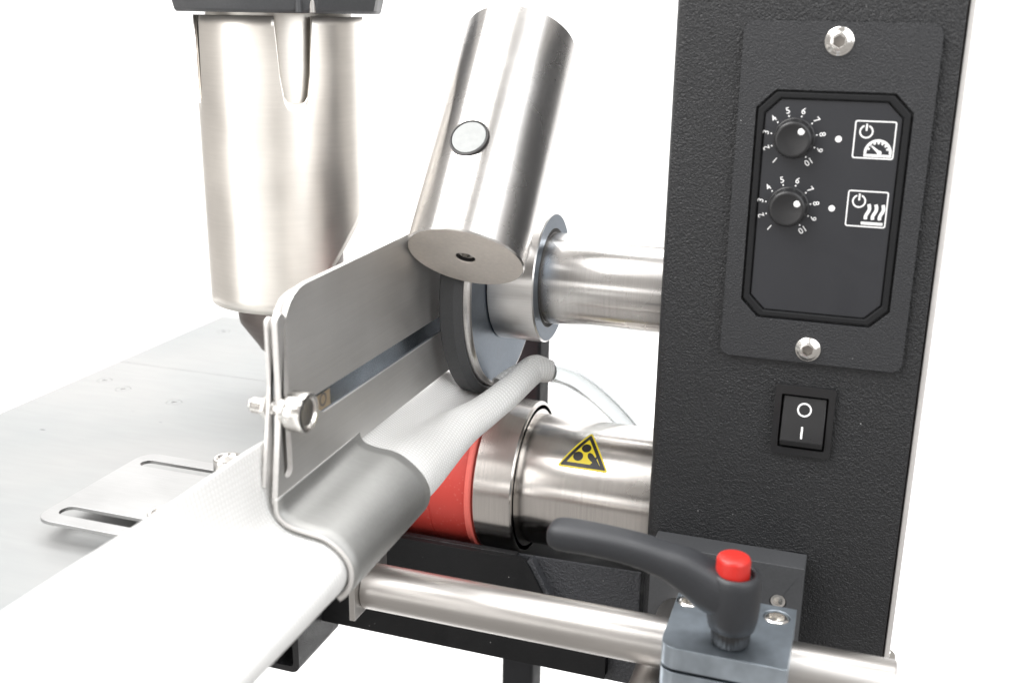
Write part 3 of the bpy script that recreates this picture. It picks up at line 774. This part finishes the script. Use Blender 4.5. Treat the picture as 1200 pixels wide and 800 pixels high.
# square tube arm on the left
tb = thing('square_tube_arm', 'short open ended black square tube emerging below the white fabric', 'tube', (-182, 0, -122))
sq = lambda g: [(-206+g, -137.6+g), (-170-g, -137.6+g), (-170-g, -104-g), (-206+g, -104-g)]
po_ = rrect(-206, -170, -137.8, -104, 4.5, 5); pi_ = rrect(-202.6, -173.4, -134.4, -107.4, 2.2, 5)
obj('tube_wall', plate(po_, [pi_], XZ(23), 43.6), M['powder'], tb, bevel=0.4, smooth=False)
obj('tube_bottom_shade', plate(rrect(-202, -174, -134, -108, 2, 3), [], XZ(22), 1.5), M['slot_dark'], tb, smooth=False)

obj('frame_post', box(-106.2, -86.0, 112, 132, -559, 45), M['post'], cat='post', bevel=2.0, seg=3, label='dark grey square post standing behind the rollers')

# ------------------------------------------------------------------ table
tbl = thing('table_top', 'pale brushed aluminium table at the left with a fine seam and flush screws', 'table', (-240, 0, -28))
def tplate(x0, x1, y0, y1, holes):
    return obj('table_plate', plate([(x0, y0), (x1, y0), (x1, y1), (x0, y1)], holes, XY(-29), 4.0), M['table'], tbl, bevel=0.3, smooth=False)
front_h = [(-318, 47.2), (-277.5, 38.9), (-338, 56), (-204, 20)]
tplate(-354, -128, -330, 88.9, [circle(x, y, 4.3, 24) for x, y in front_h])
tplate(-354, -128, 89.4, 204, [circle(-331, 170, 4.3, 24)])
for x, y in front_h+[(-331, 170)]:
    obj('flush_screw', lathe((x, y, -27.6), (0, 0, 1), [(0, 4.2), (2.5, 4.2), (2.55, 4.0), (2.55, 1.4), (2.2, 1.3), (2.2, 0)], 30, hexr=(3, 4)), M['table'], tbl)

sl = thing('slotted_slide', 'thin slotted metal slide plate held above the table by knurled screws', 'slide plate', (-195, -85, -16))
o = rounded([(-231.5, -120.5), (-140, -120.5), (-140, -46), (-231.5, -46)], (0, 3), 9)
holes = [rrect(-226, -158, -113.6, -105.4, 3.9, 4), rrect(-226, -158, -60.0, -53.2, 3.3, 4)]
obj('slide_plate', plate(o, holes, XY(-16.6), 1.6), M['slide'], sl, bevel=0.3, smooth=False)
def kscrew(x, y, name='knurled_screw'):
    return obj(name, lathe((x, y, -15.0), (0, 0, 1), [(-10.5, 2.5), (0, 2.5), (0, 4.4), (1.2, 4.4), (1.3, 6.2), (1.7, 6.6), (7.3, 6.6), (7.8, 6.2), (7.8, 5.2), (6.9, 4.6), (6.9, 0)], 96,
        rf=lambda k, th: 1-0.04*(0.5+0.5*cos(th*30)) if k in (5, 6) else 1.0), M['screw'], sl, ang=50)
kscrew(-181.5, -53.5); kscrew(-174.5, -110)
obj('standoff', cyl((-181.5, -53.5, -25), (0, 0, 1), 8.4, 5, 0.3, 24), M['rod'], sl)

# ------------------------------------------------------------------ white fabric strip
KP = 13
secs = {
 -330: [(-140, 24), (-133, 20), (-126, 17), (-118, 13), (-109, 9), (-100, 5), (-92, 1), (-85, -3.5), (-79, -8), (-76.5, -11), (-76.8, -14), (-79, -16), (-83, -17)],
 -240: [(-128.5, 30), (-124, 26.5), (-119, 23), (-113, 18.5), (-106, 14), (-98, 10), (-91, 6), (-84, 2), (-78.5, -2.6), (-76.4, -6), (-77, -9.5), (-79.5, -12), (-84, -13.5)],
 -170: [(-114.2, 39.5), (-112.6, 32.5), (-110.5, 25), (-107.5, 17.5), (-102, 12.5), (-95.5, 9.6), (-88.5, 7.4), (-82.5, 4.0), (-78.2, 0), (-76.9, -4), (-78, -8), (-80.8, -11), (-85, -12.6)],
 -141: [(-110.2, 41.5), (-109.6, 32), (-108.8, 23), (-106.8, 16), (-101.5, 10.6), (-94.5, 8.8), (-87.5, 7.9), (-82.6, 5.4), (-79.4, 1.8), (-78.6, -2), (-79.6, -6), (-82, -9.6), (-86, -11.6)],
 -110: [(-108.5, 40), (-108.5, 31), (-108.3, 23), (-106.8, 17), (-101.5, 12.6), (-94.5, 11.2), (-87.5, 10.1), (-82.4, 7.2), (-78.8, 3.4), (-77.8, -1), (-79.0, -5), (-81.8, -8.6), (-86, -10.6)],
 -76: [(-108.4, 32), (-108.2, 27), (-107.4, 22.5), (-105.2, 18.8), (-101, 16.2), (-95, 15.2), (-88.0, 14.2), (-82.4, 11.4), (-78.4, 7.2), (-76.8, 2), (-78.0, -3), (-81.4, -6.8), (-87, -8)],
 -55: [(-108.4, 24), (-107.8, 22), (-106.4, 20.2), (-104, 18.4), (-100.4, 16.6), (-96, 15.4), (-89.5, 15.2), (-83.2, 12.8), (-78.4, 8.0), (-76.9, 2), (-78.6, -4), (-83, -7.4), (-88, -7.6)],
 -20: [(-108.4, 21), (-107.4, 20), (-105.6, 18.8), (-102.6, 16.8), (-98.5, 14.2), (-94.4, 12.6), (-90.2, 14.0), (-85.2, 15.6), (-78.8, 13.4), (-75.2, 7.4), (-77.4, 1.4), (-83.0, -0.6), (-88, 1.5)],
 0: [(-108.4, 20), (-107, 19), (-104.6, 17.6), (-101.4, 15.0), (-97.6, 11.4), (-92.6, 9.0), (-87.6, 12.0), (-82.6, 15.6), (-76.6, 14.6), (-72.6, 9.2), (-74.4, 3.8), (-79.6, 2.2), (-85, 4)],
 20: [(-108.2, 20.5), (-106.0, 19.5), (-103.0, 17.2), (-99.2, 12.6), (-94.4, 8.0), (-88.6, 6.0), (-82.0, 11.4), (-77.4, 19.0), (-72.0, 20.2), (-67.0, 15.4), (-68.4, 9.0), (-74.0, 6.6), (-80.2, 7.6)],
 40: [(-107.6, 13), (-105.4, 11), (-102, 8), (-97, 5), (-91.5, 2.8), (-84.0, 4.5), (-75.0, 14.0), (-73.2, 22.8), (-68.2, 25.6), (-62.4, 22.8), (-61.4, 17.0), (-65.4, 12.8), (-71.4, 12.8)],
 44: [(-107.4, 10), (-105.2, 8.4), (-102, 6.4), (-97, 3.6), (-91.5, 1.8), (-82.0, 4.0), (-70.8, 15.0), (-68.6, 22.0), (-63.8, 24.6), (-58.2, 22.0), (-57.2, 16.6), (-61.2, 12.8), (-67.0, 12.8)],
}
for y in secs:
    if y < -150:
        dx = -3.5 if y == -170 else (-5.5 if y == -240 else -7)
        secs[y] = [(x+dx*(k/12)**2, z) for k, (x, z) in enumerate(secs[y])]
    if y >= -55: secs[y][0] = (-115, secs[y][0][1]+2.2)
    if -145 < y < -60: secs[y][:4] = [(x-1.6*(1-k/4), z) for k, (x, z) in enumerate(secs[y][:4])]
ys = sorted(secs)
rows3 = [[Vector((x, y, z)) for x, z in secs[y]] for y in ys]
# along the feed
longs = [spline([r[k] for r in rows3], 7) for k in range(KP)]
nr = len(longs[0])
bm = bmesh.new(); grid = []
for j in range(nr):
    cs = spline([longs[k][j] for k in range(KP)], 5)
    t = longs[0][j].y
    out = []
    for i, p in enumerate(cs):
        w = 0.22*sin(p.y*0.11+i*0.31)*sin(i*0.23+1) if p.y < -145 or p.y > -60 else 0
        out.append(bm.verts.new((p.x, p.y, p.z+w)))
    grid.append(out)
uvl = bm.loops.layers.uv.new('UVMap')
lenU = [[0.0] for _ in grid]
for j, row in enumerate(grid):
    s = 0; L = [0]
    for i in range(1, len(row)): s += (row[i].co-row[i-1].co).length; L.append(s)
    lenU[j] = L
VV = [0]
mid = len(grid[0])//2
for j in range(1, nr): VV.append(VV[-1]+(grid[j][mid].co-grid[j-1][mid].co).length)
for j in range(nr-1):
    for i in range(len(grid[0])-1):
        f_ = bm.faces.new((grid[j][i], grid[j][i+1], grid[j+1][i+1], grid[j+1][i]))
        for lp, (jj, ii) in zip(f_.loops, ((j, i), (j, i+1), (j+1, i+1), (j+1, i))):
            lp[uvl].uv = (ii/(len(grid[0])-1)*0.075, VV[jj]*MM)
fb = obj('fabric_strip', bm, M['fabric'], cat='fabric', ang=180, label='white woven mesh strip folded through the guide and pinched between the rollers')
md = fb.modifiers.new('thickness', 'SOLIDIFY'); md.thickness = 0.9*MM; md.offset = 0

# the rolled far end of the strip wraps the hose
cp = spline([(-79, 25, 13.0), (-73.5, 33, 16.8), (-68.2, 38.5, 18.9), (-63.6, 42, 19.0), (-60.2, 44.6, 18.1)], 6)
rad = [6.3-0.8*(i/(len(cp)-1)) for i in range(len(cp))]
bm = tube(cp, 6, 32, cap=False, radii=rad)
uvl = bm.loops.layers.uv.new('UVMap')
bm.verts.index_update()
for f_ in bm.faces:
    ks = [lp.vert.index % 32 for lp in f_.loops]
    for lp, k in zip(f_.loops, ks):
        if max(ks)-min(ks) > 16 and k < 16: k += 32
        lp[uvl].uv = (k/32*0.0374, (lp.vert.index//32)*0.00115)
ro = obj('rolled_end', bm, M['fabric'], fb, ang=180)
md = ro.modifiers.new('thickness', 'SOLIDIFY'); md.thickness = 0.7*MM; md.offset = -1

# ------------------------------------------------------------------ clear hose
hp = spline([(-69, 37, 18.6), (-63.6, 41.5, 19.0), (-52.8, 50, 14.5), (-43.7, 58, 6.3), (-34.6, 68, -6.0), (-26.3, 80, -21.4), (-15.8, 95, -45.7), (-8, 104, -70)], 8)
bm = tube(hp, 5.1, 32, cap=False)
hs = obj('clear_hose', bm, M['hose'], cat='hose', ang=180, label='clear curved hose rising out of the fabric end and bending down behind the lower shaft')
md = hs.modifiers.new('thickness', 'SOLIDIFY'); md.thickness = 1.5*MM; md.offset = -1
for o in COL.objects:
    if '_loc' in o: del o['_loc']
